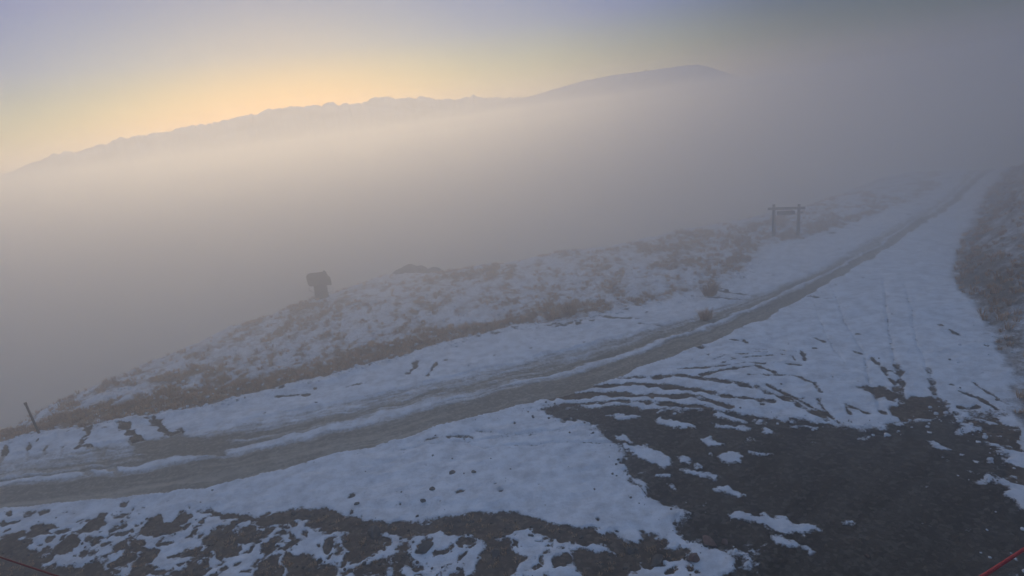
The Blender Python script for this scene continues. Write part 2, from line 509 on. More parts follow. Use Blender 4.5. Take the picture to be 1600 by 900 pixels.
PATCHES = [  # outline, label
    ([(948, 650), (960, 646), (985, 647), (1003, 651), (995, 656), (970, 657)], 'short pale sliver of snow at the pointed left tip of the gravel yard'),
    ([(1022, 655), (1035, 653), (1060, 658), (1090, 666), (1085, 670), (1050, 668), (1025, 661)], 'long smooth cigar-shaped bar of snow on the gravel yard'),
    ([(1113, 648), (1130, 650), (1160, 658), (1172, 665), (1160, 665), (1135, 658), (1115, 654)], 'upper of two thin parallel snow strips along the yard edge'),
    ([(1110, 660), (1125, 663), (1160, 668), (1178, 674), (1165, 676), (1130, 670), (1112, 665)], 'lower of two thin parallel snow strips near the yard edge'),
    ([(1188, 674), (1205, 675), (1212, 681), (1195, 683)], 'small oval snow scrap right of the two parallel snow strips'),
    ([(1230, 665), (1250, 668), (1280, 670), (1285, 676), (1260, 675), (1238, 672)], 'wavy narrow snow strip just below the snowfield edge'),
    ([(1086, 683), (1108, 680), (1115, 686), (1132, 690), (1130, 698), (1110, 696), (1095, 690)], 'ragged snow patch below the cigar-shaped snow bar'),
    ([(958, 676), (978, 680), (992, 690), (985, 693), (965, 687)], 'narrow slanting snow patch hugging the snow tongue on the left'),
    ([(965, 692), (1000, 697), (1035, 705), (1050, 714), (1055, 728), (1035, 729), (1010, 721), (980, 707)], 'broad dirty snow patch thinly covering gravel beside the snow tongue'),
    ([(1056, 710), (1072, 712), (1086, 717), (1078, 725), (1060, 721)], 'small snow lump joining the end of the broad dirty patch'),
    ([(1119, 712), (1130, 706), (1148, 706), (1161, 715), (1158, 726), (1140, 727), (1122, 719)], 'thick rounded white snow lump alone on the gravel yard'),
    ([(1106, 703), (1116, 705), (1118, 711), (1108, 709)], 'tiny snow crumb at the upper left of the rounded lump'),
    ([(1165, 703), (1180, 705), (1195, 711), (1214, 711), (1205, 716), (1185, 715), (1170, 709)], 'thin faded snow curl right of the rounded lump'),
    ([(1059, 730), (1085, 731), (1105, 738), (1126, 744), (1122, 750), (1100, 745), (1070, 738)], 'knobbly slanting snow strip below the rounded lump'),
    ([(1026, 740), (1042, 738), (1058, 740), (1055, 746), (1030, 746)], 'flat little snow bar left of the knobbly strip'),
    ([(1085, 722), (1098, 723), (1099, 730), (1088, 731)], 'round snow scrap just above the knobbly strip'),
    ([(1112, 760), (1130, 758), (1155, 765), (1168, 773), (1155, 776), (1130, 770), (1115, 766)], 'bright elongated snow patch in the middle of the yard'),
    ([(1041, 755), (1054, 757), (1057, 764), (1045, 763)], 'tiny snow scrap near the tip of the snow tongue'),
    ([(1135, 801), (1150, 799), (1180, 802), (1195, 797), (1210, 805), (1240, 811), (1262, 815), (1282, 826), (1262, 839), (1240, 833), (1225, 839), (1205, 829), (1190, 821), (1160, 813), (1140, 809)], 'largest ragged snow patch on the dark gravel yard'),
    ([(1204, 842), (1222, 836), (1245, 849), (1262, 856), (1275, 863), (1268, 868), (1240, 859), (1215, 851)], 'slanting snow tail under the largest ragged patch'),
    ([(1313, 812), (1325, 808), (1335, 814), (1331, 822), (1318, 820)], 'small oval snow lump alone right of the largest patch'),
    ([(1155, 884), (1166, 876), (1182, 884), (1177, 893), (1160, 893)], 'small white snow lump at the bottom edge of the view'),
    ([(1441, 689), (1455, 691), (1475, 699), (1490, 704), (1475, 707), (1455, 700)], 'thin snow streak near the right end of the yard'),
    ([(1488, 671), (1503, 672), (1506, 681), (1492, 681)], 'small snow scrap at the far right corner of the yard'),
    ([(985, 744), (1000, 748), (1019, 760), (1013, 768), (998, 763), (985, 752)], 'pointed snow sliver split from the snow tongue edge'),
    ([(1070, 805), (1080, 805), (1082, 809), (1072, 809)], 'tiny bright snow fleck between tongue and largest patch'),
]


# ------------------------------------------------------------------ the lie of the land
def pocks(X, Y, cell, rmin, rmax, seed, p=1.0):
    """distance outside the nearest of many round bare spots (negative inside)"""
    best = np.full(X.shape, 9.0)
    ci = np.floor(X / cell).astype(np.int64)
    cj = np.floor(Y / cell).astype(np.int64)
    for di in (-1, 0, 1):
        for dj in (-1, 0, 1):
            a, b = ci + di, cj + dj
            h1 = TAB[(a * 7 + seed) & 255, (b * 13 + seed * 3) & 255]
            h2 = TAB[(a * 11 + seed * 5) & 255, (b * 5 + 31) & 255]
            h3 = TAB[(a * 3 + 77) & 255, (b * 17 + seed) & 255]
            h4 = TAB[(a * 19 + 5) & 255, (b * 29 + seed) & 255]
            px_, py_ = (a + h1) * cell, (b + h2) * cell
            rr_ = rmin + (rmax - rmin) * h3 ** 2.5
            d_ = np.hypot((X - px_) * (0.7 + 0.6 * h4), (Y - py_) * (1.3 - 0.5 * h4)) - rr_
            best = np.minimum(best, np.where(h4 * 0.999 < p, d_, 9.0))
    return best


def terrain(X, Y):
    """height, snow cover 0..1, region, tussock cover"""
    r = np.hypot(X, Y)
    wx = X + 0.22 * fbm(X, Y, 1.1, 4, 1)
    wy = Y + 0.22 * fbm(X, Y, 1.1, 4, 2)
    wx2 = wx + 0.10 * fbm(X, Y, 0.3, 3, 21)
    wy2 = wy + 0.10 * fbm(X, Y, 0.3, 3, 22)
    z = 0.10 * fbm(X, Y, 6.0, 3, 3)
    # fall into the valley beyond the crest line
    dc, _, sc_ = line_dist(CREST, X, Y)
    d = dc * sc_ + 3.0 + 0.8 * fbm(X, Y, 5, 3, 4)
    d = np.maximum(d, 0)
    drop = np.where(d < 7, 0.04 * d * d, 0.04 * 49 + 0.56 * (d - 7))
    # bank on the right
    db, _, sb = line_dist(BANK, wx, wy)
    e = np.maximum(-db * sb, 0)
    rise = np.where(e < 1.5, 0.2 * e * e, 0.45 + 0.6 * (e - 1.5))
    rise = 9 * (1 - np.exp(-rise / 9))
    # only the ground ahead carries the bank and slope
    ahead = smooth(-30, -5, Y)
    z = z - np.minimum(drop, 55) * ahead + rise * ahead
    z = z - 0.012 * np.maximum(r - 78, 0) ** 2 * ahead * smooth(220, 80, r) - 12 * smooth(100, 200, r) * ahead
    bank_sd = e
    # hillside beyond the road fringe
    df, _, sf = line_dist(FRINGE, wx2, wy2)
    hs = df * sf + 0.16 * fbm(X, Y, 0.5, 4, 71, 0.65) + 0.22 * fbm(X, Y, 1.6, 3, 72)
    du, su, s1 = line_dist(ROAD_UP, wx, wy)
    dl, sl, s2 = line_dist(ROAD_LO, wx, wy)
    inroad = (s1 < 0) & (s2 > 0)
    t = np.where(inroad, dl / (dl + du + 1e-6), -1)
    rd = np.where(inroad, np.minimum(dl, du), -np.minimum(dl, du))
    ysd = poly_sd(YARD, wx2, wy2)
    spk = poly_sd(SPECK, wx, wy)

    S = 0.80 + 0.45 * fbm(X, Y, 2.5, 5, 33, 0.65)          # positive: snow, about metres from the edge / 0.15
    n_fine = fbm(X, Y, 0.35, 4, 5)
    n_mid = fbm(X, Y, 1.0, 4, 6)
    # untouched verge: a few dark flecks
    S = np.minimum(S, 0.9 - 1.2 * smooth(0.85, 1.25, fbm(X, Y, 0.45, 3, 30)) * smooth(-0.2, 0.6, fbm(X, Y, 4, 3, 31)))
    # speckled foreground: snow between clods
    clod = fbm(X, Y * 1.15, 0.75, 4, 8, 0.6) + 0.30 * fbm(X, Y, 3.0, 2, 9)
    dens = smooth(-0.1, 1.6, spk)
    Ssp = 0.30 + 2.4 * (0.38 - clod) - 0.45 * dens
    S = np.where(spk > -0.1, np.minimum(S, 1.0 * (1 - dens) + Ssp), S)
    near_sp = spk > -0.5
    if near_sp.any():
        qx, qy = wx2[near_sp] + 0.06 * n_fine[near_sp], wy2[near_sp] + 0.06 * n_mid[near_sp]
        left = smooth(-2, -12, X[near_sp])
        pk = np.minimum(pocks(qx, qy, 0.85, 0.05, 0.42, 3), pocks(qx, qy, 0.4, 0.02, 0.13, 9, 0.7))
        pk = pk + 0.35 * (1 - smooth(-0.2, 0.9, spk[near_sp] + 0.5 * n_mid[near_sp])) - 0.07 * left
        S[near_sp] = np.minimum(S[near_sp], pk / 0.07)
    S = np.minimum(S, np.maximum(pocks(wx, wy, 1.7, 0.0, 0.14, 12, 0.8) / 0.06, -1.0) + 1.5 * smooth(-0.3, -0.9, fbm(X, Y, 5, 3, 31)))
    for P in DIRT:
        ps = poly_sd(P, wx2 + 0.15 * n_mid, wy2 + 0.15 * n_mid, 3.0)
        S = np.minimum(S, np.where(ps > -2.5, -ps / 0.14 - 0.2 + 0.9 * np.maximum(n_fine, 0), 1.0))
    # yard
    S = np.minimum(S, np.where(ysd > -5, -ysd / 0.26 + 0.1 + 0.6 * n_fine + 0.25 * n_mid, 1.0))
    # thin slush left along the yard's rim
    slush = fbm(X + 0.5 * Y, (Y - 0.4 * X) * 1.7, 1.3, 5, 91, 0.65)
    S = np.where((ysd > 0) & (ysd < 4), np.maximum(S, np.minimum(2.2 * (slush - 0.62 - 0.16 * ysd), 0.25)), S)
    # road: bands along its length
    str_ = fbm(su / 12.0, t * 8.0 + 0.0 * X, 1.0, 5, 10, 0.6)
    str2 = fbm(su / 6.0, t * 20.0, 1.0, 4, 11, 0.6)
    strip = np.exp(-((t - 0.47 - 0.03 * np.sin(su / 9)) / 0.065) ** 2)
    str3 = fbm(su / 3.0, t * 46.0, 1.0, 3, 19, 0.6)
    low = smooth(0.40, 0.30, t)
    band = -0.50 - 0.75 * low + 1.45 * strip + 0.75 * smooth(0.62, 0.95, t) + (1 - 0.5 * low) * (0.5 * str_ + 0.75 * str2 + 0.6 * str3) + 0.3 * n_fine
    band = band + 0.9 * smooth(0.86, 1.0, t) + 1.2 * smooth(0.05, 0.0, t) - 0.3 * smooth(0.45, 0.1, t)
    far = smooth(40, 60, su - 40)
    S = np.where(inroad, np.minimum(band + 0.15 * far, 1.0), S)
    press = np.zeros(X.shape)
    for pts, hw, st in BARES:
        L = gpl(pts)
        Pn = np.array(L)
        mm = (X > Pn[:, 0].min() - 1.5) & (X < Pn[:, 0].max() + 1.5) & (Y > Pn[:, 1].min() - 1.5) & (Y < Pn[:, 1].max() + 1.5)
        if not mm.any():
            continue
        dd, s_, _ = line_dist(L, X[mm] + (wx2[mm] - X[mm]) * (1.3 if hw > 0.15 and pts[0][0] < 700 else 0.35), Y[mm] + (wy2[mm] - Y[mm]) * (1.3 if hw > 0.15 and pts[0][0] < 700 else 0.35))
        hw2 = hw * (0.4 + 0.85 * vnoise(s_ / 0.33, s_ * 0 + hw * 91 + len(pts)))
        cut = (dd - hw2) / 0.10
        lo = 1.0 - 1.75 * st
        if st < 0.5:   # wheel pressed into the snow without baring the ground
            g_ = np.exp(-(dd / (hw * 1.1)) ** 2)
            press[mm] = np.maximum(press[mm], g_)
            S[mm] = np.minimum(S[mm], 1.0 - 0.75 * g_ + 0.3 * n_fine[mm])
        else:
            S[mm] = np.minimum(S[mm], np.maximum(cut, lo) + 0.6 * n_fine[mm] + 0.3 * n_mid[mm])
    for P in BLOBS:
        ps = poly_sd(P, wx2, wy2, 3.0)
        S = np.minimum(S, np.where(ps > -2.5, -ps / 0.15 + 0.4 * n_fine, 1.0))
    # hillside: snow between tussocks, thick straw fringe along the berm
    along = smooth(-8, 6, X)                     # fringe thins to the right
    fr = np.exp(-((hs - 1.2) / (1.4 - 0.6 * along)) ** 2) * (1 - 0.75 * along)
    tus = 0.6 * fbm(X * 0.8, Y, 3.4, 3, 12, 0.6) + 1.25 * fbm(X, Y * 0.8, 0.7, 4, 13, 0.7)
    open_sn = smooth(-14, -24, X) * 0.0
    cover = np.clip(0.42 + 0.72 * tus + 1.6 * fr - open_sn, 0, 1.4) * smooth(0.0, 0.35, hs)
    Sh = 0.75 - 1.10 * cover - 0.35 * n_mid - 0.55 * n_fine
    S = np.where(hs > 0, np.minimum(Sh, 1.0), S)
    # crusted berm just below the fringe
    berm = np.exp(-((hs + 0.45) / 0.4) ** 2)
    S = np.where((hs <= 0) & (hs > -1.3), np.minimum(S, 0.9 - 1.6 * smooth(0.5, 1.0, n_mid + 0.5 * n_fine) * berm), S)
    # bank: dark tufts with snow between
    bt = fbm(X, Y, 0.9, 5, 15, 0.7)
    edge_b = np.exp(-((e - 0.8) / 0.9) ** 2)
    upper = smooth(30, 36, r)
    cb = np.clip(0.25 + 0.45 * smooth(25, 20, r) + 0.8 * bt + 0.6 * edge_b + 0.55 * upper * smooth(0.3, 1.5, e), 0, 1.3)
    S = np.where(bank_sd > 0.02, np.minimum(S, 0.75 - 1.15 * cb * smooth(0, 0.4, bank_sd) - 0.3 * n_fine), S)
    # flecked ground where yard, snow and bank meet
    fle = np.exp(-((db - 0.6) / 1.5) ** 2) * (sb > 0) * smooth(27, 21, r)
    S = np.minimum(S, 1.0 - 2.2 * fle * smooth(-0.35, 0.3, fbm((X + Y) * 1.2, (Y - X) * 0.45, 0.55, 4, 16)))
    S = np.where((ysd > 0) & (ysd < 1.2) & (X > 12.2) & (fbm(X, Y, 0.5, 3, 17) > 0.62), 0.6, S)

    snow = np.clip(0.5 + 0.5 * S, 0, 1)
    # relief
    z = z + 0.055 * smooth(0.3, 0.8, snow)
    z = z + 0.012 * n_fine + 0.02 * n_mid - 0.045 * press
    z = z + np.where(spk > 0, 0.05 * np.maximum(clod, 0) * dens, 0)
    z = z + np.where(inroad, -0.05 + 0.02 * str_, 0) * 1.0
    z = z + np.where(hs > 0, (0.13 * np.abs(tus) + 0.06 * n_mid) * smooth(0, 1, hs), 0)
    z = z + 0.18 * berm * smooth(10, -8, X) * (0.5 + 0.5 * n_mid + 0.45 * n_fine)
    z = z + np.where(e > 0, (0.18 * bt) * smooth(0, 1, e), 0)
    ripple = fbm(X * 0.6, Y * 1.6, 0.9, 3, 18)
    z = z + np.where((ysd < 0) & (rd < 0) & (hs < 0), 0.035 * ripple + 0.02 * n_mid, 0)
    z = np.where((ysd > 0.3) & (rd < 0), 0.10 * fbm(X, Y, 6.0, 3, 3) + 0.006 * n_fine + rise * ahead, z)
    region = np.zeros(X.shape, np.int8)
    region = np.where(inroad, 1, region)
    region = np.where((ysd > 0.0) & ~inroad, 2, region)
    region = np.where(hs > 0, 3, region)
    region = np.where(e > 0.02, 4, region)
    tuss = np.where(hs > 0, cover, 0) + np.where(e > 0.2, cb, 0)
    tone = np.where(inroad, 0.45 * str2 + 0.45 * str3 + 0.35 * str_ - 0.25 * low, 0.0)
    tone = np.where(ysd > 0, 0.42 * fbm((X + 0.6 * Y) * 0.3, (Y - 0.5 * X) * 1.5, 1.0, 5, 92, 0.65) + 0.25 * fbm(X, Y, 3.0, 3, 93) - 0.08, tone)
    mud = poly_sd(BLOBS[2], wx2, wy2, 3.0)
    tone = np.where(mud > -0.2, tone - 0.7, tone)
    return z, snow, region, tuss, tone


def zat(x, y):
    a = terrain(np.array([float(x)]), np.array([float(y)]))
    return float(a[0][0])


az = np.concatenate([np.radians(np.arange(-180, -64, 4.0)), np.arange(math.radians(-64), math.radians(64), 0.0016), np.radians(np.arange(64.0, 180.1, 4.0))])
dep = np.concatenate([np.radians(np.linspace(85, 50, 16)), np.arange(math.radians(49.5), math.radians(3.6), -0.00135)])
rad = CAM_H / np.tan(dep)
rad = np.concatenate([[0.02], rad, [205.0, 220.0, 235.0]])
A, Rr = np.meshgrid(az, rad)
GX = np.sin(A) * Rr
GY = np.cos(A) * Rr
shp = GX.shape
Z, SN, RG, TU, TN = terrain(GX.ravel(), GY.ravel())
V = np.stack([GX.ravel(), GY.ravel(), Z], 1)
idx = np.arange(V.shape[0]).reshape(shp)
Q = np.stack([idx[:-1, :-1], idx[1:, :-1], idx[1:, 1:], idx[:-1, 1:]], -1).reshape(-1, 4)
RQ = np.sort(RG[Q], axis=1)[:, 1]
for rid, nm, mt in ((0, 'ground', M_ground), (1, 'road', M_road), (2, 'gravel_yard', M_yard), (3, 'hillside', M_hill), (4, 'embankment', M_bank)):
    q = Q[RQ == rid]
    used = np.unique(q)
    remap = np.full(V.shape[0], -1)
    remap[used] = np.arange(len(used))
    o = np_mesh(nm, V[used], remap[q][:, ::-1], mt, True, {'snow': SN[used], 'tone': TN[used]})
    tag(o, kind='structure')
tag(bpy.data.objects['road'], 'muddy two-track road streaked with snow climbing into the fog')
tag(bpy.data.objects['gravel_yard'], 'dark bare gravel yard in the lower right')

# ------------------------------------------------------------------ snow patches lying on the yard
for pts, lab in PATCHES:
    L = gpl(pts)
    P = np.array(L)
    (x0, y0), (x1, y1) = P.min(0) - 0.25, P.max(0) + 0.25
    st = 0.028 if (x1 - x0) < 3 else 0.035
    gx, gy = np.meshgrid(np.arange(x0, x1, st), np.arange(y0, y1, st))
    X, Y = gx.ravel(), gy.ravel()
    ww = 0.5
    sdv = poly_sd(L, X + 0.13 * fbm(X, Y, 0.4, 5, 41, 0.65), Y + 0.17 * fbm(X, Y, 0.4, 5, 42, 0.65), 1.0)
    base = terrain(X, Y)[0]
    inr = np.clip(sdv, 0, 1)
    zz = base - 0.004 + 0.085 * (1 - np.exp(-inr / 0.09)) * (0.75 + 0.3 * fbm(X, Y, 0.4, 3, 43)) * min(1.0, 0.35 + (y1 - y0))
    zz = zz + 0.004 * fbm(X, Y, 0.08, 2, 44)
    V2 = np.stack([X, Y, zz], 1)
    id2 = np.arange(len(X)).reshape(gx.shape)
    q = np.stack([id2[:-1, :-1], id2[:-1, 1:], id2[1:, 1:], id2[1:, :-1]], -1).reshape(-1, 4)
    q = q[(sdv[q] > 0).sum(1) >= 1]
    if len(q) == 0:
        continue
    used = np.unique(q)
    remap = np.full(len(X), -1)
    remap[used] = np.arange(len(used))
    o = np_mesh('snow_patch', V2[used], remap[q], M_yard, True, {'snow': np.clip(0.34 + sdv[used] / 0.30, 0, 1)})
    tag(o, lab, 'snow patch', 'snow patches left on the gravel yard')


# ------------------------------------------------------------------ stones
def rock_geo(seed, sx, sy, sz, sub=2):
    import bmesh
    bm = bmesh.new()
    bmesh.ops.create_icosphere(bm, subdivisions=sub, radius=1.0)
    rr = random.Random(seed)
    planes = [(Vector((rr.uniform(-1, 1), rr.uniform(-1, 1), rr.uniform(-0.4, 1))).normalized(), rr.uniform(0.55, 0.85)) for _ in range(9)]
    for v in bm.verts:
        for n, dd in planes:
            k = v.co.dot(n) - dd
            if k > 0:
                v.co -= n * k * 0.92
        v.co *= 1 + rr.uniform(-0.04, 0.04)
        v.co.x *= sx
        v.co.y *= sy
        v.co.z *= sz
    Vv = [tuple(v.co) for v in bm.verts]
    Ff = [tuple(v.index for v in f.verts) for f in bm.faces]
    bm.free()
    return Vv, Ff


STONES = [  # photo point, half sizes, material, label
    ((1108, 848), (.30, .16, .13), M_redstone, 'flat reddish slab of rock where the snow ends at the yard'),
    ((1132, 848), (.12, .10, .09), M_redstone, 'small reddish stone just right of the flat reddish slab'),
    ((1025, 876), (.30, .18, .12), M_stone, 'grey flat rock poking out of snow by the bottom edge'),
    ((1086, 876), (.20, .15, .16), M_redstone, 'rusty lump of rock under the flat reddish slab'),
    ((1119, 832), (.09, .07, .08), M_stone, 'pale pebble above the flat reddish slab'),
    ((984, 862), (.22, .14, .10), M_stone, 'brown rock in the dirt band right of the dead grass'),
    ((707, 741), (.13, .09, .09), M_stone, 'dark clod left of the pair on the middle of the snow'),
    ((741, 740), (.10, .08, .07), M_stone, 'dark clod right of the pair on the middle of the snow'),
    ((676, 767), (.12, .10, .09), M_stone, 'round dark clod below the pair on open snow'),
    ((661, 786), (.13, .08, .07), M_stone, 'dark oblong clod on the snow above the dirt band'),
    ((558, 790), (.11, .08, .06), M_stone, 'low dark clod on snow at the left of the open snow'),
    ((461, 803), (.14, .11, .11), M_stone, 'rounded dark clod at the upper edge of the dirt band'),
    ((1355, 871), (.07, .05, .05), M_redstone, 'tiny pale pebble alone on the dark gravel yard'),
    ((585, 835), (.30, .22, .20), M_stone, 'big brown rock standing in the dirt band'),
    ((665, 862), (.32, .20, .14), M_stone, 'broad brown rock ringed by snow at the bottom centre'),
    ((775, 868), (.24, .16, .13), M_stone, 'greenish grey flat stone on the wide dirt patch'),
]
for (px, size, mt, lab) in STONES:
    x, y = gp(*px)
    Vv, Ff = rock_geo(hash(px) % 1000 if False else px[0], *size)
    o = mesh_obj('stone', Vv, Ff, mt)
    o.location = (x, y, zat(x, y) + size[2] * 0.35)
    o.rotation_euler = (0, 0, random.uniform(0, 6.28))
    tag(o, lab, 'stone', 'stones and clods lying in the snow')

# loose small stones nobody could count
Vs, Fs = [], []
off = 0
protos = [rock_geo(100 + k, 1, 0.8, 0.6, 1) for k in range(6)]
N = 9000
cx_ = np.random.default_rng(3).uniform(-22, 18, N)
cy_ = np.random.default_rng(4).uniform(8, 24, N)
cz_, csn, crg, _, _ = terrain(cx_, cy_)
spk_ = poly_sd(SPECK, cx_, cy_)
ysd_ = poly_sd(YARD, cx_, cy_)
keep = ((spk_ > 0) & (csn < 0.75)) | ((np.abs(ysd_) < 0.6) & (np.arange(N) % 4 == 0)) | ((ysd_ < 0) & (crg == 0) & (np.arange(N) % 45 == 0))
for i in np.nonzero(keep)[0]:
    rr = random.Random(int(i))
    s = 0.02 + 0.07 * rr.random() ** 3
    if ysd_[i] > 0.2:
        s *= 0.6
    Vv, Ff = protos[i % 6]
    a = rr.uniform(0, 6.28)
    ca, sa = math.cos(a) * s, math.sin(a) * s
    Vs += [(cx_[i] + v[0] * ca - v[1] * sa, cy_[i] + v[0] * sa + v[1] * ca, cz_[i] + v[2] * s + 0.2 * s) for v in Vv]
    Fs += [tuple(k + off for k in f) for f in Ff]
    off += len(Vv)
o = mesh_obj('loose_stones', Vs, Fs, M_stone)
tag(o, 'scattered small stones and clods poking through the snow', 'stones', kind='stuff')

# crumbs of crusted snow thrown up along the berm, the tracks and the yard's rim
Vs, Fs = [], []
off = 0
N = 60000
kx = np.random.default_rng(5).uniform(-34, 26, N)
ky = np.random.default_rng(6).uniform(9, 44, N)
kz, ksn, krg, _, _ = terrain(kx, ky)
kd, _, ks = line_dist(FRINGE, kx, ky)
kh = kd * ks
ky_sd = poly_sd(YARD, kx, ky)
kn = fbm(kx, ky, 2.0, 3, 81)
kb, _, ksb = line_dist(BANK, kx, ky)
keep = ((kh > -0.7) & (kh < 0.35) & (kn > -0.3) & (np.arange(N) % 2 == 0)) | ((np.abs(ky_sd) < 0.45) & (kn > 0.0) & (np.arange(N) % 5 == 0)) | ((kh > 0.3) & (krg == 3) & (np.arange(N) % 6 == 0)) | ((kb < 1.6) & (ky < 26) & (np.arange(N) % 24 == 0))
for i in np.nonzero(keep)[0]:
    rr = random.Random(int(i) + 9)
    sz = 0.03 + 0.11 * rr.random() ** 3
    if kh[i] > -0.7 and ky_sd[i] < -1:
        sz *= 1.35
    Vv, Ff = protos[i % 6]
    a = rr.uniform(0, 6.28)
    ca, sa = math.cos(a) * sz, math.sin(a) * sz
    Vs += [(kx[i] + v[0] * ca - v[1] * sa, ky[i] + v[0] * sa + v[1] * ca, kz[i] + v[2] * sz * 0.8 + 0.15 * sz) for v in Vv]
    Fs += [tuple(k + off for k in f) for f in Ff]
    off += len(Vv)
o = mesh_obj('snow_crumbs', Vs, Fs, M_snow, smooth_=True)
tag(o, 'broken crumbs of crusted snow along the berm and slope', 'snow', kind='stuff')

# outcrop on the crest
x0, y0 = gp(640, 418)
oc = empty('rock_outcrop', (x0, y0, zat(x0, y0)))
tag(oc, 'low dark rock outcrop on the crest of the snowy hillside', 'rock outcrop')
for k, (dx, dy, s) in enumerate(((0, 0, (1.1, .8, .75)), (-.9, .2, (.9, .7, .55)), (.95, .1, (.9, .6, .6)), (-2.0, .3, (.9, .6, .3)), (1.9, .3, (.9, .6, .35)), (-.3, -.5, (.7, .4, .4)))):
    Vv, Ff = rock_geo(300 + k, *s)
    mesh_obj('boulder', Vv, Ff, M_stone, oc, loc=(dx, dy, s[2] * 0.35 - 0.08 * abs(dx)))


# ------------------------------------------------------------------ tussock grass
def blades(xs, ys, zs, hs_, nb, rg, spread=0.16, wd=0.016):
    n = len(xs)
    tot = n * nb
    cx = np.repeat(xs, nb)
    cy = np.repeat(ys, nb)
    cz = np.repeat(zs, nb)
    hh = np.repeat(hs_, nb) * rg.uniform(0.55, 1.1, tot)
    a = rg.uniform(0, 2 * np.pi, tot)
    lean = rg.uniform(0.15, 1.0, tot)
    bx = cx + np.cos(a) * spread * rg.uniform(0, 0.7, tot)
    by = cy + np.sin(a) * spread * rg.uniform(0, 0.7, tot)
    ta = rg.uniform(0, np.pi, tot)
    wx_, wy_ = np.cos(ta) * wd, np.sin(ta) * wd
    mx = bx + np.cos(a) * hh * lean * 0.35
    my = by + np.sin(a) * hh * lean * 0.35
    mz = cz + hh * (0.62 - 0.1 * lean)
    tx = bx + np.cos(a) * hh * lean * 0.95
    ty = by + np.sin(a) * hh * lean * 0.95
    tz = cz + hh * (1.0 - 0.45 * lean)
    Vb = np.stack([np.stack([bx - wx_, by - wy_, cz - 0.03], 1), np.stack([bx + wx_, by + wy_, cz - 0.03], 1),
                   np.stack([mx + wx_ * .8, my + wy_ * .8, mz], 1), np.stack([mx - wx_ * .8, my - wy_ * .8, mz], 1),
                   np.stack([tx + wx_ * .15, ty + wy_ * .15, tz], 1), np.stack([tx - wx_ * .15, ty - wy_ * .15, tz], 1)], 1).reshape(-1, 3)
    b = np.arange(tot)[:, None] * 6
    Fb = np.concatenate([b + np.array([[0, 1, 2, 3]]), b + np.array([[3, 2, 4, 5]])], 1).reshape(-1, 4)
    return Vb, Fb


def scatter(n, x0, x1, y0, y1, seed, cond, hmin, hmax, nb, **kw):
    rg = np.random.default_rng(seed)
    X = rg.uniform(x0, x1, n)
    Y = rg.uniform(y0, y1, n)
    z, s, rgn, tu, _ = terrain(X, Y)
    k = cond(X, Y, z, s, rgn, tu, rg)
    return blades(X[k], Y[k], z[k], rg.uniform(hmin, hmax, k.sum()), nb, rg, **kw)


Vb, Fb = scatter(60000, -42, 36, 24, 66, 11, lambda X, Y, z, s, r, t, g: (r == 3) & (z > -4.0) & (t > g.uniform(0.45, 1.3, len(X))), 0.12, 0.34, 13, spread=0.16)
o = np_mesh('tussock_grass', Vb, Fb, M_grass, False)
tag(o, 'straw-brown tussock grass poking through snow on the hillside', 'grass', kind='stuff')
Vb, Fb = scatter(9000, 11, 60, 8, 62, 12, lambda X, Y, z, s, r, t, g: (r == 4) & (z < 6.0) & (t > g.uniform(0.35, 1.1, len(X))), 0.15, 0.45, 22, spread=0.18)
o = np_mesh('bank_grass', Vb, Fb, M_grass, False)
tag(o, 'dark frosted tufts of grass on the right-hand embankment', 'grass', kind='stuff')
Vb, Fb = scatter(6000, -24, 6, 10, 18, 13, lambda X, Y, z, s, r, t, g: (r == 0) & (s < 0.25) & (poly_sd(SPECK, X, Y) > 0) & (g.random(len(X)) < 0.35), 0.05, 0.13, 14, spread=0.12, wd=0.010)
o = np_mesh('dead_grass', Vb, Fb, M_grass, False)
tag(o, 'short dead grass on the bare clods of the foreground', 'grass', kind='stuff')


def tussock(px, h, nb, lab, seed):
    x, y = gp(*px)
    rg = np.random.default_rng(seed)
    Vt, Ft = blades(np.zeros(1), np.zeros(1), np.zeros(1), np.full(1, h), nb, rg, spread=h * 0.55, wd=0.02)
    o = np_mesh('tussock', Vt, Ft, M_grass, False)
    o.location = (x, y, zat(x, y))
    tag(o, lab, 'tussock', 'lone tussocks by the road')


tussock((1103, 499), 0.75, 120, 'small dark tuft standing on the snow at the upper road edge', 1)
tussock((1110, 462), 0.95, 170, 'rounded brown tussock on snow above the small dark tuft', 2)
tussock((890, 492), 0.95, 200, 'large brown tussock where the straw fringe ends beside the snow', 3)
tussock((865, 500), 0.7, 150, 'lower brown tussock leaning against the large one', 4)


# ------------------------------------------------------------------ built things
def bevel_box(cx, cy, cz, sx, sy, sz, b=0.02):
    """chamfered box"""
    Vv, out = [], []
    hx, hy, hz = sx / 2, sy / 2, sz / 2
    b = min(b, hx * .9, hy * .9)
    ring = [(hx - b, -hy), (hx, -hy + b), (hx, hy - b), (hx - b, hy), (-hx + b, hy), (-hx, hy - b), (-hx, -hy + b), (-hx + b, -hy)]
    inner = [(x * (1 - b / hx), y * (1 - b / hy)) for x, y in ring]
    bz = min(b, hz * .9)
    for rg_, z in ((inner, -hz), (ring, -hz + bz), (ring, hz - bz), (inner, hz)):
        Vv += [(cx + x, cy + y, cz + z) for x, y in rg_]
    Ff = [tuple(range(7, -1, -1))]
    for l in range(3):
        for k in range(8):
            Ff.append((l * 8 + k, l * 8 + (k + 1) % 8, l * 8 + 8 + (k + 1) % 8, l * 8 + 8 + k))
    Ff.append(tuple(range(24, 32)))
    return Vv, Ff


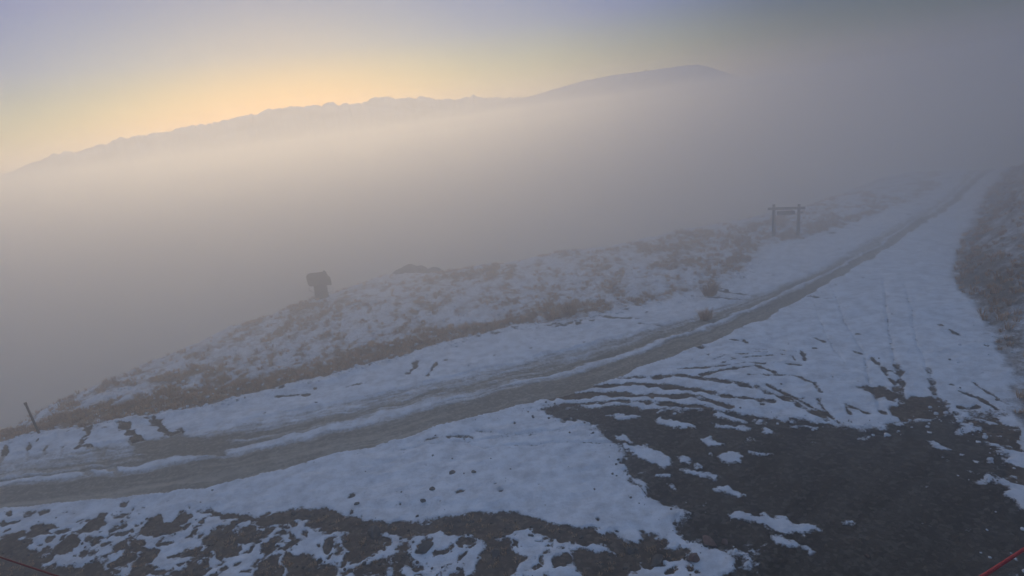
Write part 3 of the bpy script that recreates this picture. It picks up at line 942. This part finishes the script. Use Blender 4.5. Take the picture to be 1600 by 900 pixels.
def tube(path, rad_, n=10, wob=0.0, seed=0):
    rr = random.Random(seed)
    Vv, Ff = [], []
    path = [Vector(p) for p in path]
    if not hasattr(rad_, '__len__'):
        rad_ = [rad_] * len(path)
    for i, p in enumerate(path):
        tdir = (path[min(i + 1, len(path) - 1)] - path[max(i - 1, 0)]).normalized()
        ref = Vector((0, 0, 1)) if abs(tdir.z) < 0.9 else Vector((1, 0, 0))
        s = tdir.cross(ref).normalized()
        u = s.cross(tdir)
        for k in range(n):
            a = 2 * math.pi * k / n
            q = rad_[i] * (1 + rr.uniform(-wob, wob))
            Vv.append(tuple(p + s * math.cos(a) * q + u * math.sin(a) * q))
    for i in range(len(path) - 1):
        for k in range(n):
            Ff.append((i * n + k, i * n + (k + 1) % n, (i + 1) * n + (k + 1) % n, (i + 1) * n + k))
    Ff.append(tuple(range(n - 1, -1, -1)))
    Ff.append(tuple((len(path) - 1) * n + k for k in range(n)))
    return Vv, Ff


# timber sign frame
ax, ay = gp(1209, 370)
bx, by = gp(1247, 369)
rz = math.atan2(by - ay, bx - ax)
wid = math.hypot(bx - ax, by - ay)
za, zb = zat(ax, ay), zat(bx, by)
sg = empty('trail_sign', (ax, ay, za), rz)
tag(sg, 'rustic timber gateway sign of two posts and crossbeam standing beside the road in fog', 'sign')
PH = 2.55
v, f = tube([(0, 0, -.2), (0.01, 0, .9), (0.03, 0, PH * .6), (0.05, 0, PH)], [.145, .135, .12, .11], 10, .06, 1)
mesh_obj('post', v, f, M_wood, sg, True)
v, f = tube([(wid, 0, zb - za - .2), (wid + .02, 0, .9), (wid + .05, 0, PH * .6), (wid + .09, 0, PH - .08)], [.135, .13, .12, .105], 10, .06, 2)
mesh_obj('post', v, f, M_wood, sg, True)
v, f = tube([(-.38, -.13, PH - .30), (.5, -.13, PH - .32), (wid * .6, -.13, PH - .32), (wid + .52, -.13, PH - .36)], [.10, .11, .105, .10], 10, .07, 3)
mesh_obj('crossbeam', v, f, M_wood, sg, True)
v, f = bevel_box(wid * .52, -.02, PH - .70, wid * .74, .06, .30, .02)
bd = mesh_obj('board', v, f, M_board, sg)
for fx in (.28, .76):
    v, f = tube([(wid * fx, -.03, PH - .56), (wid * fx, -.06, PH - .40)], .012, 6)
    mesh_obj('hanger', v, f, M_steel, sg)
v, f = bevel_box(wid + .30, -.04, PH - .72, .15, .10, .13, .03)
mesh_obj('lamp_box', v, f, M_steel, sg)
v, f = tube([(wid + .08, -.04, PH - .72), (wid + .24, -.04, PH - .72)], .02, 6)
mesh_obj('bracket', v, f, M_steel, sg)

# marker pole at the left
x, y = gp(63, 682)
pz = zat(x, y)
pl = empty('marker_pole', (x, y, pz))
tag(pl, 'thin leaning wooden marker pole at the left edge of the slope', 'pole')
tl = Vector((-.09, .03, 1.0)).normalized()
v, f = tube([tl * h for h in (-.2, .5, 1.0, 1.55)], [.062, .056, .053, .05], 10, .05, 5)
mesh_obj('pole', v, f, M_wood, pl, True)
v, f = tube([tl * h for h in (1.55, 1.66)], [.068, .066], 10, .03, 6)
mesh_obj('cap', v, f, M_steel, pl, True)

# covered snow gun
x, y = gp(503, 463)
gz = zat(x, y)
sgun = empty('snow_gun', (x, y, gz), math.radians(18))
tag(sgun, 'dark covered snow-making fan gun standing on a pedestal at the crest', 'snow gun')


def lathe_x(prof, n=20, squash=None, seed=0, lump=0.0):
    rr = random.Random(seed)
    Vv, Ff = [], []
    for (xx, r_, zc) in prof:
        for k in range(n):
            a = 2 * math.pi * k / n
            q = r_ * (1 + rr.uniform(-lump, lump))
            Vv.append((xx, math.cos(a) * q, zc + math.sin(a) * q))
    m = len(prof)
    for i in range(m - 1):
        for k in range(n):
            Ff.append((i * n + k, i * n + (k + 1) % n, (i + 1) * n + (k + 1) % n, (i + 1) * n + k))
    Ff.append(tuple(range(n - 1, -1, -1)))
    Ff.append(tuple((m - 1) * n + k for k in range(n)))
    return Vv, Ff


v, f = lathe_x([(-.86, .18, 1.70), (-.82, .36, 1.71), (-.74, .48, 1.70), (-.55, .54, 1.68), (-.2, .56, 1.65), (.1, .57, 1.62), (.4, .57, 1.58), (.62, .55, 1.54), (.76, .48, 1.46), (.84, .32, 1.38)], 20, lump=.035, seed=4)
mesh_obj('cover', v, f, M_cover, sgun, True)
v, f = lathe_x([(.78, .40, 1.34), (.93, .36, 1.30), (.96, .26, 1.28)], 18)
mesh_obj('fan_shroud', v, f, M_steel, sgun, True)
v, f = tube([(.48, -.2, 2.08), (.58, -.2, 2.22), (.72, -.2, 2.05)], [.09, .1, .06], 8)
mesh_obj('light_housing', v, f, M_steel, sgun, True)
v, f = tube([(0.02, 0, -.3), (0.02, 0, .25), (0.04, 0, .8), (0.06, 0, 1.2)], [.56, .52, .50, .52], 12, .05, 9)
mesh_obj('pedestal', v, f, M_cover, sgun, True)
v, f = bevel_box(0, 0, .05, 1.15, .9, .14, .03)
mesh_obj('base_frame', v, f, M_steel, sgun)
v, f = tube([(-.36, 0, .42), (-.85, -.05, .9), (-.82, -.05, 1.1)], .028, 6)
mesh_obj('tow_bar', v, f, M_pale, sgun)
v, f = tube([(-.42, 0, .55), (-.75, 0, .18), (-1.05, -.02, .10)], .03, 6)
mesh_obj('tow_bar', v, f, M_pale, sgun)
v, f = tube([(.42, 0, .3), (.95, 0, .42), (1.0, 0, .75)], .028, 6)
mesh_obj('hand_rail', v, f, M_pale, sgun)

# guy ropes of the mast that carries the camera
def rope(A_, B_, r_, sag, lab, mt=M_rope):
    A_, B_ = Vector(A_), Vector(B_)
    pts = []
    for k in range(41):
        t = k / 40
        p = A_.lerp(B_, t)
        p.z -= sag * 4 * t * (1 - t)
        pts.append(p)
    v, f = tube(pts, r_, 8)
    o = mesh_obj('guy_rope', v, f, mt, smooth_=True)
    tag(o, lab, 'rope', 'red guy ropes of the camera mast')


def ray_at(px, py, dist):
    d = (fw + RT * ((px - 800) / FPX) + UP * ((450 - py) / FPX)).normalized()
    return Vector((0, 0, CAM_H)) + d * dist


pr1, pr2 = ray_at(1535, 897, 2.6), ray_at(1602, 853, 3.3)
dr = (pr2 - pr1)
rope(pr1 - dr * 2.2, pr2 + dr * 12, 0.0062, 0.02, 'bright red rope crossing the bottom right corner above the gravel')
pl1, pl2 = ray_at(108, 903, 5.2), ray_at(-2, 867, 6.2)
dl_ = pl2 - pl1
rope(pl1 - dl_ * 2.6, pl2 + dl_ * 3.5, 0.0055, 0.02, 'thin dull red rope across the bottom left corner', M_darkrope)


# ------------------------------------------------------------------ far hill and far mountains
def far_dir(px, py, dist):
    d = fw + RT * ((px - 800) / FPX) + UP * ((450 - py) / FPX)
    hh = math.hypot(d.x, d.y)
    return (math.atan2(d.x, d.y), d.z / hh * dist + CAM_H)


def crest_fn(pts, dist):
    P = sorted(far_dir(px, py, dist) for px, py in pts)
    xa = np.array([p[0] for p in P])
    za_ = np.array([p[1] for p in P])
    return lambda a: np.interp(a, xa, za_)


HD = 2600.0
hillc = crest_fn([(560, 230), (700, 185), (760, 165), (800, 156), (830, 150), (870, 138), (910, 127), (960, 117), (1010, 111), (1050, 105), (1075, 101.5), (1090, 101), (1110, 105), (1140, 115), (1180, 127), (1230, 134), (1300, 133), (1380, 120), (1480, 112), (1600, 110)], HD)
aa = np.linspace(math.radians(-18), math.radians(62), 500)
prof_r = np.concatenate([np.linspace(1500, HD - 5, 90), np.linspace(HD, 3200, 40)])
A2, R2 = np.meshgrid(aa, prof_r)
cz2 = hillc(aa)[None, :] + 0 * R2
cz2 = cz2 + 0.8 * fbm(np.degrees(A2) * 4, A2 * 0, 1.0, 4, 50)
q_ = (R2 - HD) / 1000
Z2 = np.where(R2 < HD, cz2 - 420 * np.abs(q_) ** 1.4, cz2 - 450 * np.abs(q_) ** 1.3)
Z2 = Z2 + 6 * fbm(np.sin(A2) * R2, np.cos(A2) * R2, 110, 4, 51) * smooth(0, 150, np.abs(R2 - HD))
V3 = np.stack([(np.sin(A2) * R2).ravel(), (np.cos(A2) * R2).ravel(), Z2.ravel()], 1)
i3 = np.arange(A2.size).reshape(A2.shape)
q3 = np.stack([i3[:-1, :-1], i3[:-1, 1:], i3[1:, 1:], i3[1:, :-1]], -1).reshape(-1, 4)
o = np_mesh('hill', V3, q3, M_knoll)
tag(o, 'smooth rounded hill rising out of the fog', kind='structure')

D = 8000.0
rangec = crest_fn([(-200, 330), (-60, 290), (0, 272), (60, 250), (95, 238), (105, 235), (115, 238), (150, 229), (190, 216), (215, 211), (260, 205), (290, 198), (330, 193), (370, 185), (400, 178), (415, 173), (440, 168), (470, 168), (500, 165), (518, 160), (540, 163), (575, 157), (590, 152), (605, 151), (620, 155), (645, 153), (660, 150), (680, 156), (720, 154), (738, 148), (755, 153), (780, 152), (830, 153), (900, 150), (1000, 138), (1200, 120), (1600, 90)], D)
aa = np.linspace(math.radians(-60), math.radians(50), 1500)
pr = np.concatenate([np.linspace(-2600, 0, 34), np.linspace(60, 1800, 14)])
A2, R2 = np.meshgrid(aa, pr)
cz2 = rangec(aa)[None, :] + 0 * R2
sp = np.degrees(A2)
ridge = 13 * fbm(sp, sp * 0, 0.7, 6, 60, 0.75) + 34 * (0.32 - np.abs(fbm(sp + 11, sp * 0, 0.75, 4, 66, 0.6))) + 10 * (0.4 - np.abs(fbm(sp + 40, sp * 0, 1.1, 5, 61, 0.6)))
cz2 = cz2 + ridge
spur = np.abs(fbm(sp * 1.0, R2 / 2600.0, 1.2, 4, 62))
Z2 = np.where(R2 <= 0, cz2 - 0.36 * np.abs(R2) * (0.88 + 0.22 * spur), cz2 - 0.45 * R2)
RR = D + R2
V3 = np.stack([(np.sin(A2) * RR).ravel(), (np.cos(A2) * RR).ravel(), Z2.ravel()], 1)
i3 = np.arange(A2.size).reshape(A2.shape)
q3 = np.stack([i3[:-1, :-1], i3[:-1, 1:], i3[1:, 1:], i3[1:, :-1]], -1).reshape(-1, 4)
o = np_mesh('mountains', V3, q3, M_far)
tag(o, 'distant jagged mountain range against the sunset', kind='structure')

# tiny hut on the far hill's shoulder
ha, hz = far_dir(1009, 111, HD)
ht = empty('hut', (math.sin(ha) * HD, math.cos(ha) * HD, float(hillc(np.array([ha]))[0]) - 3), -ha)
tag(ht, 'tiny dark hut on the shoulder of the far hill', 'hut')
v, f = bevel_box(0, 0, 3, 13, 9, 7, .2)
mesh_obj('wall', v, f, M_wood, ht)
v, f = [(-7, -5, 6.4), (7, -5, 6.4), (7, 5, 6.4), (-7, 5, 6.4), (-7, 0, 8.4), (7, 0, 8.4)], [(0, 1, 5, 4), (2, 3, 4, 5), (1, 2, 5), (3, 0, 4), (3, 2, 1, 0)]
mesh_obj('roof', v, f, M_steel, ht)

# valley floor far below the fog
n = 96
Vv = [(0, 0, -420)] + [(math.cos(2 * math.pi * k / n) * 16000, math.sin(2 * math.pi * k / n) * 16000, -420) for k in range(n)]
o = mesh_obj('valley_floor', Vv, [(0, k + 1, (k + 1) % n + 1) for k in range(n)], M_knoll)
tag(o, kind='structure')

# ------------------------------------------------------------------ the fog lying on the mountain side, and the thin haze of the whole air
def air_box(name, lab, half, z0, z1, dens, g, near=None):
    Vv = [(sx * half, (sy * half if near is None or sy > 0 else near), zz) for zz in (z0, z1) for sx, sy in ((-1, -1), (1, -1), (1, 1), (-1, 1))]
    Ff = [(3, 2, 1, 0), (4, 5, 6, 7), (0, 1, 5, 4), (1, 2, 6, 5), (2, 3, 7, 6), (3, 0, 4, 7)]
    m = bpy.data.materials.new(name)
    m.use_nodes = True
    nt = m.node_tree
    nt.nodes.remove(nt.nodes['Principled BSDF'])
    pv = nt.nodes.new('ShaderNodeVolumePrincipled')
    pv.inputs['Color'].default_value = FOG_COLOR
    pv.inputs['Density'].default_value = dens
    pv.inputs['Anisotropy'].default_value = g
    nt.links.new(pv.outputs[0], nt.nodes['Material Output'].inputs['Volume'])
    m.cycles.homogeneous_volume = True
    o = mesh_obj(name, Vv, Ff, m)
    tag(o, lab, 'haze', kind='stuff')


air_box('fog', 'thick pale fog lying over the ridge and valley', 245.0, float(Z.min()) - 1.0, FOG_TOP, FOG_DENSITY, FOG_G)
air_box('fog_bank', 'denser fog bank hiding the far slope and the upper road', 243.0, float(Z.min()) - 0.9, BANK_TOP, BANK_DENSITY, 0.80, near=28.0)
air_box('mist', 'light mist drifting above the fog up to the ridge line', 247.0, float(Z.min()) - 1.2, MIST_TOP, MIST_DENSITY, FOG_G)
air_box('haze', 'thin evening haze reaching out to the far mountains', 17000.0, -421.5, CAM_H + 540.0, AIR_DENSITY, 0.75)
